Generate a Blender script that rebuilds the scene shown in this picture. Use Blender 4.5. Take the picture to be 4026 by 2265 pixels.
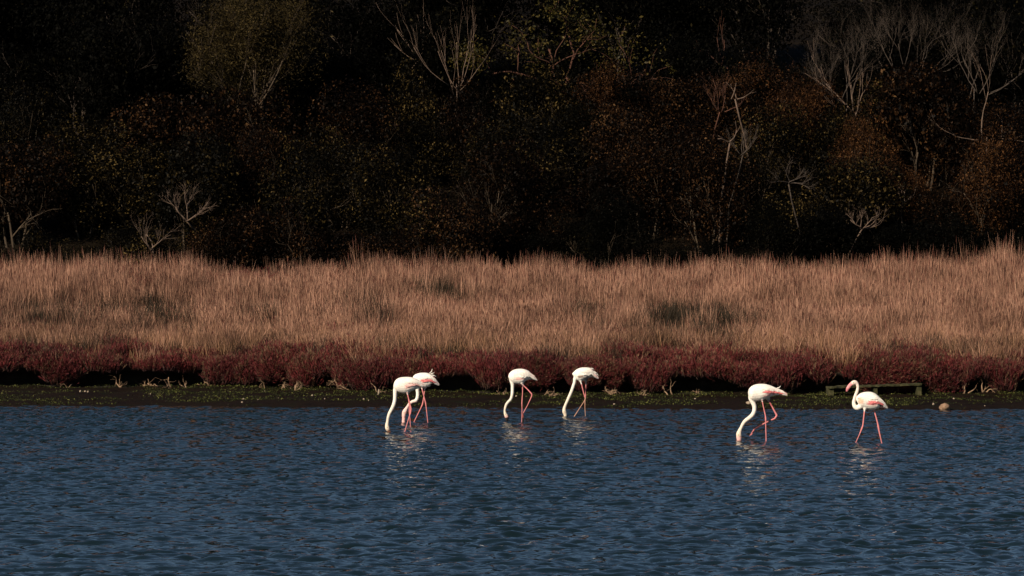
import bpy, math, random
import numpy as np
from mathutils import Vector, Matrix
from mathutils.kdtree import KDTree

# ------------------------------------------------------------------ camera, sky, sun, exposure
for o in list(bpy.data.objects):
    bpy.data.objects.remove(o)
S = bpy.context.scene
COL = S.collection
FPX, CX, HY, CAMZ = 12000.0, 2013.0, 1100.0, 3.0      # focal length in photo pixels, horizon row, eye height
cam = bpy.data.cameras.new("camera")
cam.sensor_width = 36.0
cam.lens = 36.0 * FPX / 4026.0
cam.shift_y = -(1132.5 - HY) / 4026.0
cam.clip_start, cam.clip_end = 0.5, 3000.0
camo = bpy.data.objects.new("camera", cam)
camo.location = (0, 0, CAMZ)
camo.rotation_euler = (math.radians(90), 0, 0)
COL.objects.link(camo)
S.camera = camo

SUN_EL = math.radians(31)
SUN_AZ = math.radians(222)          # compass style: 0 = +Y (away from the camera), 90 = +X
world = bpy.data.worlds.new("World")
S.world = world
world.use_nodes = True
wn = world.node_tree
bg = wn.nodes["Background"]
sky = wn.nodes.new("ShaderNodeTexSky")
sky.sky_type = 'NISHITA'
sky.sun_disc = False
sky.sun_elevation = SUN_EL
sky.sun_rotation = SUN_AZ
sky.air_density, sky.dust_density, sky.ozone_density = 1.0, 0.3, 3.0
wn.links.new(sky.outputs[0], bg.inputs[0])
bg.inputs[1].default_value = 0.05
sd = bpy.data.lights.new("sun", 'SUN')
sd.energy = 5.0
sd.angle = math.radians(0.5)
sd.color = (1.0, 0.84, 0.66)
so = bpy.data.objects.new("sun", sd)
sdir = Vector((math.sin(SUN_AZ) * math.cos(SUN_EL), math.cos(SUN_AZ) * math.cos(SUN_EL), math.sin(SUN_EL)))
so.rotation_euler = sdir.to_track_quat('Z', 'Y').to_euler()
so.location = sdir * 150
COL.objects.link(so)
S.view_settings.view_transform = 'Standard'
S.view_settings.look = 'None'
S.view_settings.gamma = 1.0
S.view_settings.exposure = 0.35
S.cycles.max_bounces = 4
S.cycles.diffuse_bounces = 2
S.cycles.glossy_bounces = 3
S.cycles.adaptive_threshold = 0.02

# ------------------------------------------------------------------ helpers
def pt(px, py, Y):
    """photo pixel at distance Y -> world point"""
    return Vector(((px - CX) * Y / FPX, Y, CAMZ - (py - HY) * Y / FPX))

def tag(o, label=None, cat=None, group=None, kind=None):
    if label: o["label"] = label
    if cat: o["category"] = cat
    if group: o["group"] = group
    if kind: o["kind"] = kind
    return o

def empty(name, loc=(0, 0, 0), rz=0.0, sc=1.0):
    o = bpy.data.objects.new(name, None)
    o.empty_display_size = 0.1
    o.location = loc
    o.rotation_euler = (0, 0, rz)
    o.scale = (sc, sc, sc) if not hasattr(sc, '__len__') else sc
    COL.objects.link(o)
    return o

def mesh_np(name, V, F, smooth=False):
    """numpy verts (n,3), faces (m,k) all of the same k"""
    me = bpy.data.meshes.new(name)
    V = np.asarray(V, dtype=np.float32); F = np.asarray(F, dtype=np.int32)
    k = F.shape[1]
    me.vertices.add(len(V)); me.vertices.foreach_set("co", V.ravel())
    me.loops.add(F.size); me.loops.foreach_set("vertex_index", F.ravel())
    me.polygons.add(len(F))
    me.polygons.foreach_set("loop_start", np.arange(0, F.size, k, dtype=np.int32))
    if smooth: me.polygons.foreach_set("use_smooth", np.ones(len(F), dtype=bool))
    me.update(calc_edges=True)
    return me

def link(name, me, mat=None, parent=None):
    o = bpy.data.objects.new(name, me)
    if mat is not None and len(me.materials) == 0:
        me.materials.append(mat)
    COL.objects.link(o)
    if parent is not None: o.parent = parent
    return o

class MB:
    def __init__(s): s.v = []; s.f = []; s.c = []
    def tube(s, pts, rads, n=6, col=None, lat=1.0, caps=True):
        pts = [Vector(p) for p in pts]
        base = len(s.v)
        up = Vector((0, 1, 0))
        t0 = (pts[1] - pts[0]).normalized()
        if abs(t0.dot(up)) > 0.9: up = Vector((1, 0, 0))
        N = len(pts)
        for i, p in enumerate(pts):
            t = (pts[min(i + 1, N - 1)] - pts[max(i - 1, 0)])
            if t.length < 1e-9: t = t0.copy()
            t.normalize()
            b = (up - t * up.dot(t)).normalized()
            a = t.cross(b)
            up = b
            for k in range(n):
                w = 2 * math.pi * k / n
                s.v.append(p + a * (math.cos(w) * rads[i]) + b * (math.sin(w) * rads[i] * lat))
                if col is not None: s.c.append(col[i] if isinstance(col, list) else col)
        for i in range(N - 1):
            for k in range(n):
                k2 = (k + 1) % n
                s.f.append((base + i * n + k, base + i * n + k2, base + (i + 1) * n + k2, base + (i + 1) * n + k))
        if caps:
            s.f.append(tuple(base + k for k in reversed(range(n))))
            s.f.append(tuple(base + (N - 1) * n + k for k in range(n)))
    def mesh(s, name, smooth=True):
        me = bpy.data.meshes.new(name)
        me.from_pydata([tuple(v) for v in s.v], [], s.f)
        if smooth: me.polygons.foreach_set("use_smooth", np.ones(len(me.polygons), dtype=bool))
        if s.c and len(s.c) == len(s.v):
            put_col(me, np.array(s.c, dtype=np.float32))
        me.update()
        return me

def put_col(me, C, name="Col"):
    C = np.asarray(C, dtype=np.float32)
    if C.shape[1] == 3: C = np.hstack([C, np.ones((len(C), 1), np.float32)])
    a = me.attributes.new(name, 'FLOAT_COLOR', 'POINT')
    a.data.foreach_set("color", np.ascontiguousarray(C).ravel())

def vnoise(x, y, seed=0, octaves=4, scale=1.0):
    """cheap smooth value noise on numpy arrays, about -1..1"""
    rs = np.random.RandomState(seed)
    x = np.asarray(x, float) * scale; y = np.asarray(y, float) * scale
    out = np.zeros(np.broadcast(x, y).shape); amp = 1.0; tot = 0
    for o in range(octaves):
        T = rs.rand(64, 64) * 2 - 1
        xi = np.floor(x).astype(int); yi = np.floor(y).astype(int)
        fx = x - xi; fy = y - yi
        fx = fx * fx * (3 - 2 * fx); fy = fy * fy * (3 - 2 * fy)
        a = T[xi % 64, yi % 64]; b = T[(xi + 1) % 64, yi % 64]
        c = T[xi % 64, (yi + 1) % 64]; d = T[(xi + 1) % 64, (yi + 1) % 64]
        out = out + amp * ((a * (1 - fx) + b * fx) * (1 - fy) + (c * (1 - fx) + d * fx) * fy)
        tot += amp; amp *= 0.5; x = x * 2.03 + 7.1; y = y * 2.03 + 3.7
    return out / tot

# ------------------------------------------------------------------ materials
class NT:
    def __init__(s, name):
        s.m = bpy.data.materials.new(name); s.m.use_nodes = True
        s.t = s.m.node_tree; s.p = s.t.nodes["Principled BSDF"]
    def n(s, typ, **kw):
        nd = s.t.nodes.new(typ)
        for k, v in kw.items(): setattr(nd, k, v)
        return nd
    def l(s, a, b): s.t.links.new(a, b)
    def noise(s, scale, detail=4, rough=0.55, vec=None):
        nd = s.n("ShaderNodeTexNoise"); nd.inputs["Scale"].default_value = scale
        nd.inputs["Detail"].default_value = detail; nd.inputs["Roughness"].default_value = rough
        if vec is not None: s.l(vec, nd.inputs["Vector"])
        return nd
    def ramp(s, fac, stops):
        r = s.n("ShaderNodeValToRGB"); e = r.color_ramp.elements
        while len(e) < len(stops): e.new(0.5)
        for i, (p, c) in enumerate(stops):
            e[i].position = p; e[i].color = (*c, 1)
        s.l(fac, r.inputs[0]); return r
    def mix(s, fac, a, b, mode='MIX'):
        m = s.n("ShaderNodeMix", data_type='RGBA', blend_type=mode)
        for sock, v in ((m.inputs[0], fac), (m.inputs[6], a), (m.inputs[7], b)):
            if hasattr(v, 'is_linked') or hasattr(v, 'links'): s.l(v, sock)
            elif isinstance(v, (int, float)): sock.default_value = v
            else: sock.default_value = (*v, 1)
        return m.outputs[2]
    def math(s, op, a, b=0.0):
        m = s.n("ShaderNodeMath", operation=op)
        for sock, v in ((m.inputs[0], a), (m.inputs[1], b)):
            if isinstance(v, (int, float)): sock.default_value = v
            else: s.l(v, sock)
        return m.outputs[0]
    def bump(s, h, strength=0.4, dist=0.02):
        b = s.n("ShaderNodeBump"); b.inputs["Strength"].default_value = strength
        b.inputs["Distance"].default_value = dist
        s.l(h, b.inputs["Height"]); s.l(b.outputs[0], s.p.inputs["Normal"])
    def base(s, c): s.l(c, s.p.inputs["Base Color"])
    def set(s, rough=0.6, spec=0.5, ior=None):
        s.p.inputs["Roughness"].default_value = rough
        s.p.inputs["Specular IOR Level"].default_value = spec
        if ior: s.p.inputs["IOR"].default_value = ior

def leaf_mat(name, stops, rough=0.42, spec=0.5, wn=0.8):
    m = NT(name); g = m.n("ShaderNodeNewGeometry"); oi = m.n("ShaderNodeObjectInfo")
    nz = m.noise(wn, 3, vec=g.outputs["Position"])
    f = m.math('ADD', m.math('MULTIPLY', g.outputs["Random Per Island"], 0.65), m.math('MULTIPLY', nz.outputs[0], 0.7))
    f = m.math('ADD', m.math('SUBTRACT', f, 0.22), m.math('MULTIPLY', oi.outputs["Random"], 0.12))
    m.base(m.ramp(f, stops).outputs[0]); m.set(rough, spec)
    return m.m

M = {}
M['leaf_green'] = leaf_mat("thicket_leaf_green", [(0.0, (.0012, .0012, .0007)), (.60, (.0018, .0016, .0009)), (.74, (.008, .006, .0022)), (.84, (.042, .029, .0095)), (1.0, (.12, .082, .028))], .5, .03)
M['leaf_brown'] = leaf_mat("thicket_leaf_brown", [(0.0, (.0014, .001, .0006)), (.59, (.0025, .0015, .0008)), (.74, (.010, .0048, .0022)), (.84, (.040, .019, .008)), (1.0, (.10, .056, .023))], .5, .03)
M['leaf_dark'] = leaf_mat("evergreen_shade_leaf", [(0.0, (.0008, .0008, .0005)), (.78, (.0012, .0012, .0007)), (.88, (.004, .0036, .0016)), (1.0, (.03, .023, .009))], rough=0.6, spec=0.02)  # deep shade of the woods painted into a near-black leaf colour
M['leaf_olive'] = leaf_mat("olive_leaf", [(0.0, (.005, .004, .002)), (.45, (.012, .009, .0035)), (.75, (.036, .026, .009)), (.98, (.085, .062, .023))], rough=0.55, spec=.04)
M['leaf_rust'] = leaf_mat("rust_leaf", [(0.0, (.004, .002, .001)), (.5, (.014, .006, .0025)), (.72, (.042, .018, .0065)), (.95, (.12, .055, .019))], rough=0.6, spec=.05)
M['leaf_yellow'] = leaf_mat("yellow_green_leaf", [(0.0, (.004, .004, .001)), (.5, (.018, .016, .004)), (1.0, (.09, .066, .017))], rough=0.45, spec=.05)

def bark_mat(name, a, b, sc=9):
    m = NT(name); tc = m.n("ShaderNodeTexCoord")
    nz = m.noise(sc, 5, vec=tc.outputs["Object"])
    m.base(m.ramp(nz.outputs[0], [(0.3, a), (0.7, b)]).outputs[0]); m.set(0.85, 0.3); m.bump(nz.outputs[0], 0.5, 0.01)
    return m.m
M['bark_pale'] = bark_mat("pale_dead_wood", (.05, .034, .025), (.17, .115, .082))
M['bark_grey'] = bark_mat("grey_twig_bark", (.026, .020, .015), (.085, .064, .050))
M['bark_dark'] = bark_mat("dark_bark", (.02, .014, .01), (.05, .036, .026))
M['bark_red'] = bark_mat("red_bark", (.035, .014, .009), (.10, .042, .024))
M['bark_olive'] = bark_mat("brown_bark", (.03, .021, .013), (.085, .06, .037))
M['root'] = bark_mat("bleached_root", (.10, .062, .034), (.30, .20, .125), 14)

def ground_mat(name, stops, scale, rough=0.9, spec=0.3, bd=0.03, fine=14):
    m = NT(name); g = m.n("ShaderNodeNewGeometry")
    nz = m.noise(scale, 8, 0.65, g.outputs["Position"])
    n2 = m.noise(fine, 5, 0.6, g.outputs["Position"])
    m.base(m.ramp(nz.outputs[0], stops).outputs[0]); m.set(rough, spec); m.bump(n2.outputs[0], 0.8, bd)
    return m.m
M['mud'] = ground_mat("shore_mud", [(.3, (.003, .0022, .0015)), (.5, (.011, .006, .0035)), (.7, (.007, .0085, .003))], 2.2, 0.8, 0.05, 0.06)
M['peat'] = ground_mat("bank_peat", [(.3, (.008, .006, .004)), (.7, (.02, .013, .009))], 3)
M['soil'] = ground_mat("meadow_soil", [(.3, (.02, .014, .009)), (.7, (.045, .032, .02))], 2)
M['litter'] = ground_mat("woodland_litter", [(.3, (.003, .0025, .002)), (.7, (.010, .007, .004))], 1, spec=.03)
M['stone'] = ground_mat("pale_stone", [(.3, (.19, .14, .10)), (.7, (.36, .29, .21))], 9, 0.8, 0.4, 0.005, 60)
M['boulder'] = ground_mat("tan_boulder", [(.35, (.11, .06, .035)), (.65, (.30, .19, .12))], 7, 0.8, 0.4, 0.02, 30)

def col_mat(name, rough=0.7, spec=0.35, nscale=0.0, amount=0.25, bump=0.0):
    m = NT(name); a = m.n("ShaderNodeAttribute", attribute_name="Col")
    c = a.outputs["Color"]
    if nscale:
        tc = m.n("ShaderNodeTexCoord"); nz = m.noise(nscale, 4, vec=tc.outputs["Object"])
        c = m.mix(amount, c, m.ramp(nz.outputs[0], [(.35, (.62, .58, .55)), (.65, (1, 1, 1))]).outputs[0], 'MULTIPLY')
        if bump: m.bump(nz.outputs[0], bump, 0.01)
    m.base(c); m.set(rough, spec)
    return m.m
M['plumage'] = col_mat("flamingo_plumage", 0.75, 0.25, 34, 0.5, 0.45)

def veg_mat(name, tintlo, tinthi, rough=0.7):
    """blade colour from the blade's own attribute, varied from tuft to tuft and over the meadow"""
    m = NT(name); a = m.n("ShaderNodeAttribute", attribute_name="Col")
    oi = m.n("ShaderNodeObjectInfo"); g = m.n("ShaderNodeNewGeometry")
    nz = m.noise(0.5, 5, 0.65, g.outputs["Position"])
    f = m.math('ADD', m.math('MULTIPLY', oi.outputs["Random"], 0.30), m.math('MULTIPLY', g.outputs["Random Per Island"], 0.45))
    f = m.math('SUBTRACT', m.math('ADD', f, m.math('MULTIPLY', nz.outputs[0], 1.25)), 0.46)
    m.base(m.mix(1.0, a.outputs["Color"], m.ramp(f, [(0.2, tintlo), (0.85, tinthi)]).outputs[0], 'MULTIPLY'))
    m.set(rough, 0.25)
    return m.m
M['reed'] = veg_mat("dry_reed", (.17, .115, .088), (1.20, 1.03, .95))
M['rush'] = veg_mat("dark_rush_shade", (.6, .6, .6), (1.1, 1.1, 1.0))
M['glasswort'] = veg_mat("red_glasswort", (.5, .5, .55), (1.15, 1.15, 1.05))
M['algae'] = leaf_mat("green_algae", [(0.0, (.005, .004, .002)), (.45, (.010, .012, .003)), (.70, (.030, .038, .008)), (.86, (.12, .12, .032))], 0.6, 0.08, 1.2)

def water_mat():
    m = NT("lagoon_water"); g = m.n("ShaderNodeNewGeometry")
    m.p.inputs["Base Color"].default_value = (.005, .012, .014, 1)
    m.set(0.04, 0.5, 1.333)
    nz = m.noise(10.0, 3, 0.55, g.outputs["Position"])
    m.bump(nz.outputs[0], 0.3, 0.018)
    return m.m
M['water'] = water_mat()

# ------------------------------------------------------------------ land form
BX = [-400, -16, -6.5, -3.8, 0, 12, 400]
BYv = [81, 80.5, 79.8, 77.2, 75.3, 75.3, 75.6]
def bank_y(x):
    x = np.asarray(x, float)
    return np.interp(x, BX, BYv) + 0.40 * vnoise(x, x * 0 + 5.0, 3, 3, 0.55) + 0.18 * vnoise(x, x * 0, 4, 2, 2.3)
def shore_y(x):
    x = np.asarray(x, float)
    return np.interp(x, [-400, -16, 0, 14, 400], [73.2, 73.0, 71.2, 70.2, 70.0]) + 0.75 * vnoise(x, x * 0 + 9, 8, 5, 0.7)
def top_z(x, y):
    """meadow and hillside height behind the bank"""
    y = np.asarray(y, float)
    b = bank_y(x)
    t = np.clip((y - b) / (96 - b), 0, 1)
    m = 0.74 + 1.43 * t ** 1.1
    hill = np.interp(y, [96, 100, 110, 120, 140, 200, 500], [0, .9, 4.9, 9.0, 14.5, 22, 30])
    return m + hill + 0.10 * vnoise(x, y, 11, 3, 0.35)
def mud_z(x, y):
    s = shore_y(x); b = bank_y(x)
    t = (np.asarray(y, float) - s) / (b - s)
    return np.where(t < 0, t * 0.9, 0.21 * np.clip(t, 0, 1.3) ** 0.65) + np.clip(t, 0, 1) * 0.09 * vnoise(x, y, 21, 5, 1.6) - 0.004

xs = np.concatenate([[-900, -500, -250, -120, -60, -35], np.arange(-24, 24.01, 0.16), [35, 60, 120, 250, 500, 900]])
def build_ground():
    rows = []; mats = []
    b = bank_y(xs); s = shore_y(xs)
    def row(y, z, m): rows.append(np.stack([xs, y + 0 * xs, z + 0 * xs], 1)); mats.append(m)
    for y in (-600, -200, 0, 40, 60): row(y, -0.7, 0)
    for k in (-3.0, -1.5, -.6, -.25): row(s + k, mud_z(xs, s + k) - (0.05 if k > -1 else .25), 0)
    for t in np.linspace(0, 1, 22): y = s + t * (b - s); row(y, mud_z(xs, y), 0)
    d = 1.15 + 0.3 * vnoise(xs, xs * 0 + 2, 31, 3, 0.9)
    row(b + d * .6, 0.22 + .02 * vnoise(xs, xs, 5, 2, 2), 1)
    row(b + d, 0.25 + .03 * vnoise(xs, xs, 6, 2, 2), 1)
    row(b + d + .05, 0.50, 1)
    row(b + d * .5, 0.61 + .03 * vnoise(xs, xs, 7, 2, 2), 1)
    row(b + .05, 0.64 + .15 * vnoise(xs, xs * 0, 9, 4, .9), 1)
    row(b - .04, 0.69 + .03 * vnoise(xs, xs * 0, 10, 3, 1.8), 1)
    row(b + .10, 0.745, 2)
    for t in (0.03, .08, .15, .25, .35, .45, .55, .65, .75, .85, .95, 1.0):
        y = b + t * (96 - b); row(y, top_z(xs, y), 2)
    for y in (98, 100, 103, 106, 109, 112, 116, 120, 126, 133, 140, 160, 200, 300, 500, 1200): row(y, top_z(xs, y + 0 * xs), 3)
    V = np.concatenate(rows); n = len(xs); R = len(rows)
    i = np.arange((R - 1) * n).reshape(R - 1, n)[:, :-1]
    F = np.stack([i, i + 1, i + 1 + n, i + n], -1).reshape(-1, 4)
    me = mesh_np("ground", V, F, True)
    for k in ('mud', 'peat', 'soil', 'litter'): me.materials.append(M[k])
    me.polygons.foreach_set("material_index", np.repeat(np.array(mats[1:], dtype=np.int32), n - 1))
    tag(link("ground", me), kind="structure")
build_ground()

# ------------------------------------------------------------------ water: a rippled sheet, real waves
def build_water():
    dx = dy = 0.05
    gx = np.arange(-17, 17.01, dx); gy = np.arange(25, 73.6, dy)
    X, Y = np.meshgrid(gx, gy)
    Z = np.zeros_like(X); rs = np.random.RandomState(5)
    wind = math.radians(100)
    nW = 70
    for k in range(nW):
        lam = 0.135 * (7.0 ** (k / (nW - 1.0)))         # 0.13 .. 0.95 m
        ang = wind + rs.normal(0, 0.6)
        kk = 2 * math.pi / lam
        slope = 0.047 if lam < 0.45 else 0.018
        a = slope / kk
        ph = rs.rand() * 6.283
        Z += a * np.sin(kk * (math.cos(ang) * X + math.sin(ang) * Y) + ph)
    gust = (1.0 + 0.55 * vnoise(X, Y * .6, 17, 4, 0.22)).clip(.8, 1.5)
    edge = np.clip((gx - gx[0]) / 1.0, 0, 1) * np.clip((gx[-1] - gx) / 1.0, 0, 1)
    near = np.clip((gy - gy[0]) / 1.5, 0, 1)
    shore = 0.8 + 0.2 * np.clip((72.3 - gy) / 4.0, 0, 1)
    Z *= gust * edge[None, :] * (near * shore)[:, None]
    V = np.stack([X, Y, Z], -1).reshape(-1, 3)
    h, w = X.shape
    i = np.arange((h - 1) * w).reshape(h - 1, w)[:, :-1]
    F = np.stack([i, i + 1, i + 1 + w, i + w], -1).reshape(-1, 4)
    ring_x = [-900, gx[0], gx[-1], 900]; ring_y = [-600, gy[0], gy[-1]]
    V2 = []; F2 = []
    for (x0, x1, y0, y1) in ((-900, 900, -600, gy[0]), (-900, gx[0], gy[0], gy[-1]), (gx[-1], 900, gy[0], gy[-1])):
        b = len(V) + len(V2)
        V2 += [(x0, y0, 0), (x1, y0, 0), (x1, y1, 0), (x0, y1, 0)]; F2.append((b, b + 1, b + 2, b + 3))
    me = mesh_np("water", np.vstack([V, np.array(V2)]), np.vstack([F, np.array(F2)]), True)
    tag(link("water", me, M['water']), kind="structure")
build_water()

# ------------------------------------------------------------------ branching wood
def grow(mb, rng, p, d, L, r, depth, up=0.25, spread=0.6, kids=(2, 4), seg=4, wig=0.16, taper=0.55, n=5, tips=None):
    pts = [Vector(p)]; rad = [r]; d = Vector(d).normalized()
    for i in range(seg):
        d = (d + Vector((rng.gauss(0, wig), rng.gauss(0, wig), rng.gauss(0, wig) + up * 0.3))).normalized()
        pts.append(pts[-1] + d * (L / seg)); rad.append(r * (1 - (1 - taper) * (i + 1) / seg))
    mb.tube(pts, rad, n=n)
    if tips is not None and depth <= 1: tips.append((pts[-1].copy(), d.copy())); tips.append((pts[len(pts) // 2].copy(), d.copy()))
    if depth <= 0: return
    for k in range(rng.randint(*kids)):
        i = rng.randint(max(1, seg // 2), seg)
        q = pts[i]
        a = Vector((rng.gauss(0, 1), rng.gauss(0, 1), rng.gauss(0, 1)))
        nd = (d + a.normalized() * spread * rng.uniform(.7, 1.3) + Vector((0, 0, up))).normalized()
        grow(mb, rng, q, nd, L * rng.uniform(.55, .82), rad[i] * rng.uniform(.55, .75), depth - 1, up, spread, kids, max(3, seg - 1), wig, taper, max(3, n - 1), tips)

# ------------------------------------------------------------------ leaf crowns
def leaf_quads(P, Dn, size, rs, aspect=0.55, jitter=0.35):
    """one folded leaf (2 triangles) at each P, roughly facing Dn"""
    n = len(P)
    nrm = Dn + rs.normal(0, 0.75, (n, 3)); nrm /= np.linalg.norm(nrm, axis=1)[:, None] + 1e-9
    t = rs.normal(0, 1, (n, 3)); t -= nrm * (t * nrm).sum(1)[:, None]; t /= np.linalg.norm(t, axis=1)[:, None] + 1e-9
    b = np.cross(nrm, t)
    s = size * (1 + jitter * rs.normal(0, 1, n)).clip(.4, 2)
    s = s[:, None]
    v0 = P - t * s; v1 = P + b * s * aspect + nrm * s * .15; v2 = P + t * s; v3 = P - b * s * aspect + nrm * s * .15
    V = np.stack([v0, v1, v2, v3], 1).reshape(-1, 3)
    i = np.arange(n)[:, None] * 4
    F = np.hstack([i, i + 1, i + 2, i + 3])
    return V, F

def crown_points(rs, n, lobes=16, flat=0.75, inner=0.25):
    """points around a lumpy crown about 1 unit in radius sitting from z=0 to ~1.7"""
    C = []; R = []
    for k in range(lobes):
        u = rs.normal(0, 1, 3); u /= np.linalg.norm(u)
        rr = rs.uniform(.25, .72)
        C.append(np.array([u[0] * rr, u[1] * rr, .85 + u[2] * rr * 0.95])); R.append(rs.uniform(.26, .46))
    C = np.array(C); R = np.array(R)
    w = R ** 2 / (R ** 2).sum()
    k = rs.choice(lobes, n, p=w)
    u = rs.normal(0, 1, (n, 3)); u /= np.linalg.norm(u, axis=1)[:, None]
    rad = np.where(rs.rand(n) < inner, rs.uniform(.2, .8, n), rs.normal(1.0, .09, n))
    P = C[k] + u * (R[k] * rad)[:, None] * np.array([1, 1, flat])
    return P, u

def make_crown(name, seed, n=7000, leaf=.036, aspect=.55, lobes=16, inner=.25):
    rs = np.random.RandomState(seed)
    P, u = crown_points(rs, n, lobes, .8, inner)
    V, F = leaf_quads(P, u * .8 + np.array([0, -.2, .3]), leaf, rs, aspect)
    return mesh_np(name, V, F)

CROWNS = [make_crown("shrub_crown", 100 + i, 17000, leaf, .55, lob) for i, (leaf, lob) in
          enumerate([(.021, 14), (.019, 20), (.022, 12), (.018, 24), (.020, 17)])]
FINE = [make_crown("fine_crown", 200 + i, 20000, .019, .30, 22, .35) for i in range(2)]
def make_trunk(seed):
    rng = random.Random(seed); mb = MB()
    for k in range(4):
        a = rng.uniform(0, 6.28)
        grow(mb, rng, (0.08 * math.cos(a), .08 * math.sin(a), -.15), (.35 * math.cos(a), .35 * math.sin(a), 1), .66, .026, 3, .12, .75, (2, 3), 4, .16)
    return mb.mesh("shrub_trunk")
TRUNKS = [make_trunk(300 + i) for i in range(4)]

def shrub(name, loc, size, crown, trunk, leafm, barkm, label, cat, group=None, rz=0.0):
    root = empty(name, loc, rz, size)
    c = link("crown", crown, None, root)
    if len(crown.materials) == 0: crown.materials.append(M['leaf_green'])
    c.material_slots[0].link = 'OBJECT'; c.material_slots[0].material = leafm
    t = link("trunk", trunk, None, root)
    if len(trunk.materials) == 0: trunk.materials.append(M['bark_dark'])
    t.material_slots[0].link = 'OBJECT'; t.material_slots[0].material = barkm
    tag(root, label, cat, group)
    return root

# dense thicket on the slope, row behind row
rng = random.Random(7)
ROWS = [  # y, spacing, radius, kind picker, label, group
    (98.6, 1.5, (1.2, 1.65), 'g', "low dark leafy shrub of the front row right behind the tall grass", "front row of the thicket"),
    (102.6, 1.75, (1.6, 2.05), 'gb', "dark green brown shrub in the second row of the thicket, above the front shrubs", "second row of the thicket"),
    (107.2, 2.0, (1.85, 2.35), 'gb', "large dim bush in the middle of the wooded slope", "third row of the thicket"),
    (112.6, 2.4, (2.1, 2.7), 'd', "evergreen bush painted almost black as if in deep shade, high on the wooded slope", "fourth row of the thicket"),
    (119.0, 3.2, (2.6, 3.2), 'd', "evergreen treetop painted black as if in deep shade, along the upper edge of the slope", "top row of the thicket"),
]
SPOTS = [  # where the slope shows a bush of its own colour: pixel, reach, label
    (3330, 650, "small rust orange shrub left of the brightest one on the right slope"),
    (3610, 640, "brightest rust orange shrub on the right of the slope"),
    (3540, 440, "upper rust brown shrub under the grey twiggy trees"),
    (3190, 430, "dull rusty bush left of the pale forked dead trunk"),
    (3880, 700, "dark rusty shrub at the right edge beside the slim dead tree"),
    (2960, 330, "reddish brown bush below the left end of the grey twiggy trees"),
    (2480, 330, "reddish brown bush under the red branched tree")]
THICKET = []
for ri, (y0, sp, rr, kinds, lab, grp) in enumerate(ROWS):
    half = (y0 / FPX) * 2013 + 3.0
    x = -half
    while x < half:
        xx = x + rng.uniform(-.5, .5); yy = y0 + rng.uniform(-1.6, 1.6)
        r = rng.uniform(*rr) * rng.choice((.8, .95, 1.0, 1.08, 1.15)); fz = rng.uniform(.9, 1.3)
        z = float(top_z(np.array([xx]), np.array([yy]))[0])
        px = CX + FPX * xx / yy; pz = HY - FPX * (z + .95 * r * fz - CAMZ) / yy
        THICKET.append(dict(x=xx, y=yy, z=z, r=r, fz=fz, px=px, py=pz, ri=ri, kinds=kinds, lab=lab, grp=grp, name="thicket_shrub"))
        x += sp * rng.uniform(.85, 1.15)
for (sx, sy) in [(1795, 330), (1640, 250), (3330, 400), (3480, 330), (3570, 310), (3680, 340), (3830, 360), (3365, 470), (3880, 560), (2230, 250), (2120, 270), (2350, 260), (2860, 270), (1010, 520), (830, 480), (1180, 500), (2640, 260), (3000, 260)]:
    Yf = next(y for y in np.arange(98, 124, .25) if pt(sx, sy, y).z - float(top_z(np.array([pt(sx, sy, y).x]), np.array([y]))[0]) < 3.5 or y > 123)
    p = pt(sx, sy, Yf); z = float(top_z(np.array([p.x]), np.array([Yf]))[0])
    r = rng.uniform(1.55, 1.9); fz = (p.z - z) / (1.5 * r)
    k = 1 if Yf < 105 else 2
    THICKET.append(dict(x=p.x, y=Yf, z=z, r=r, fz=fz, px=sx, py=sy + 170, ri=2, kinds='gb', lab=ROWS[k][4], grp=ROWS[k][5], name="thicket_shrub"))
for (sx, sy, lab) in SPOTS:
    c = min((t for t in THICKET if t['kinds'] != 'd' and t['name'] == "thicket_shrub"), key=lambda t: (t['px'] - sx) ** 2 + (t['py'] - sy) ** 2)
    c.update(lab=lab, grp="rust coloured shrubs", name="rust_shrub")
for t in THICKET:
    px = t['px']
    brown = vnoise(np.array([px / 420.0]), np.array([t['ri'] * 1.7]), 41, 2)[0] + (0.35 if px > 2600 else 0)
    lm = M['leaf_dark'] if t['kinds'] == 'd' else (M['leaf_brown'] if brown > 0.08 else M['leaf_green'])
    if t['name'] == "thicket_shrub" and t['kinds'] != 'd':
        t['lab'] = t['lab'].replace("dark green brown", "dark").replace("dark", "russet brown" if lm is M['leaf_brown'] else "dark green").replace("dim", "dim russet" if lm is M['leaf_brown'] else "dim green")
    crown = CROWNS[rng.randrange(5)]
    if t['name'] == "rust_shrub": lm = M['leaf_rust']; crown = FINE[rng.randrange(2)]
    elif (px < 700 and t['py'] < 420) or (t['ri'] == 0 and px > 1900): lm = M['leaf_dark']  # these stretches of wood get their deep shade as near-black leaf colour
    r = t['r']
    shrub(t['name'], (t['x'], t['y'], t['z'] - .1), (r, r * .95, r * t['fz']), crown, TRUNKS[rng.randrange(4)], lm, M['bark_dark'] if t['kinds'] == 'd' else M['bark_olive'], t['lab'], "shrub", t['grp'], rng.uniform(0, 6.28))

def hill_z(x, y): return float(top_z(np.array([x]), np.array([y]))[0])

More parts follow.
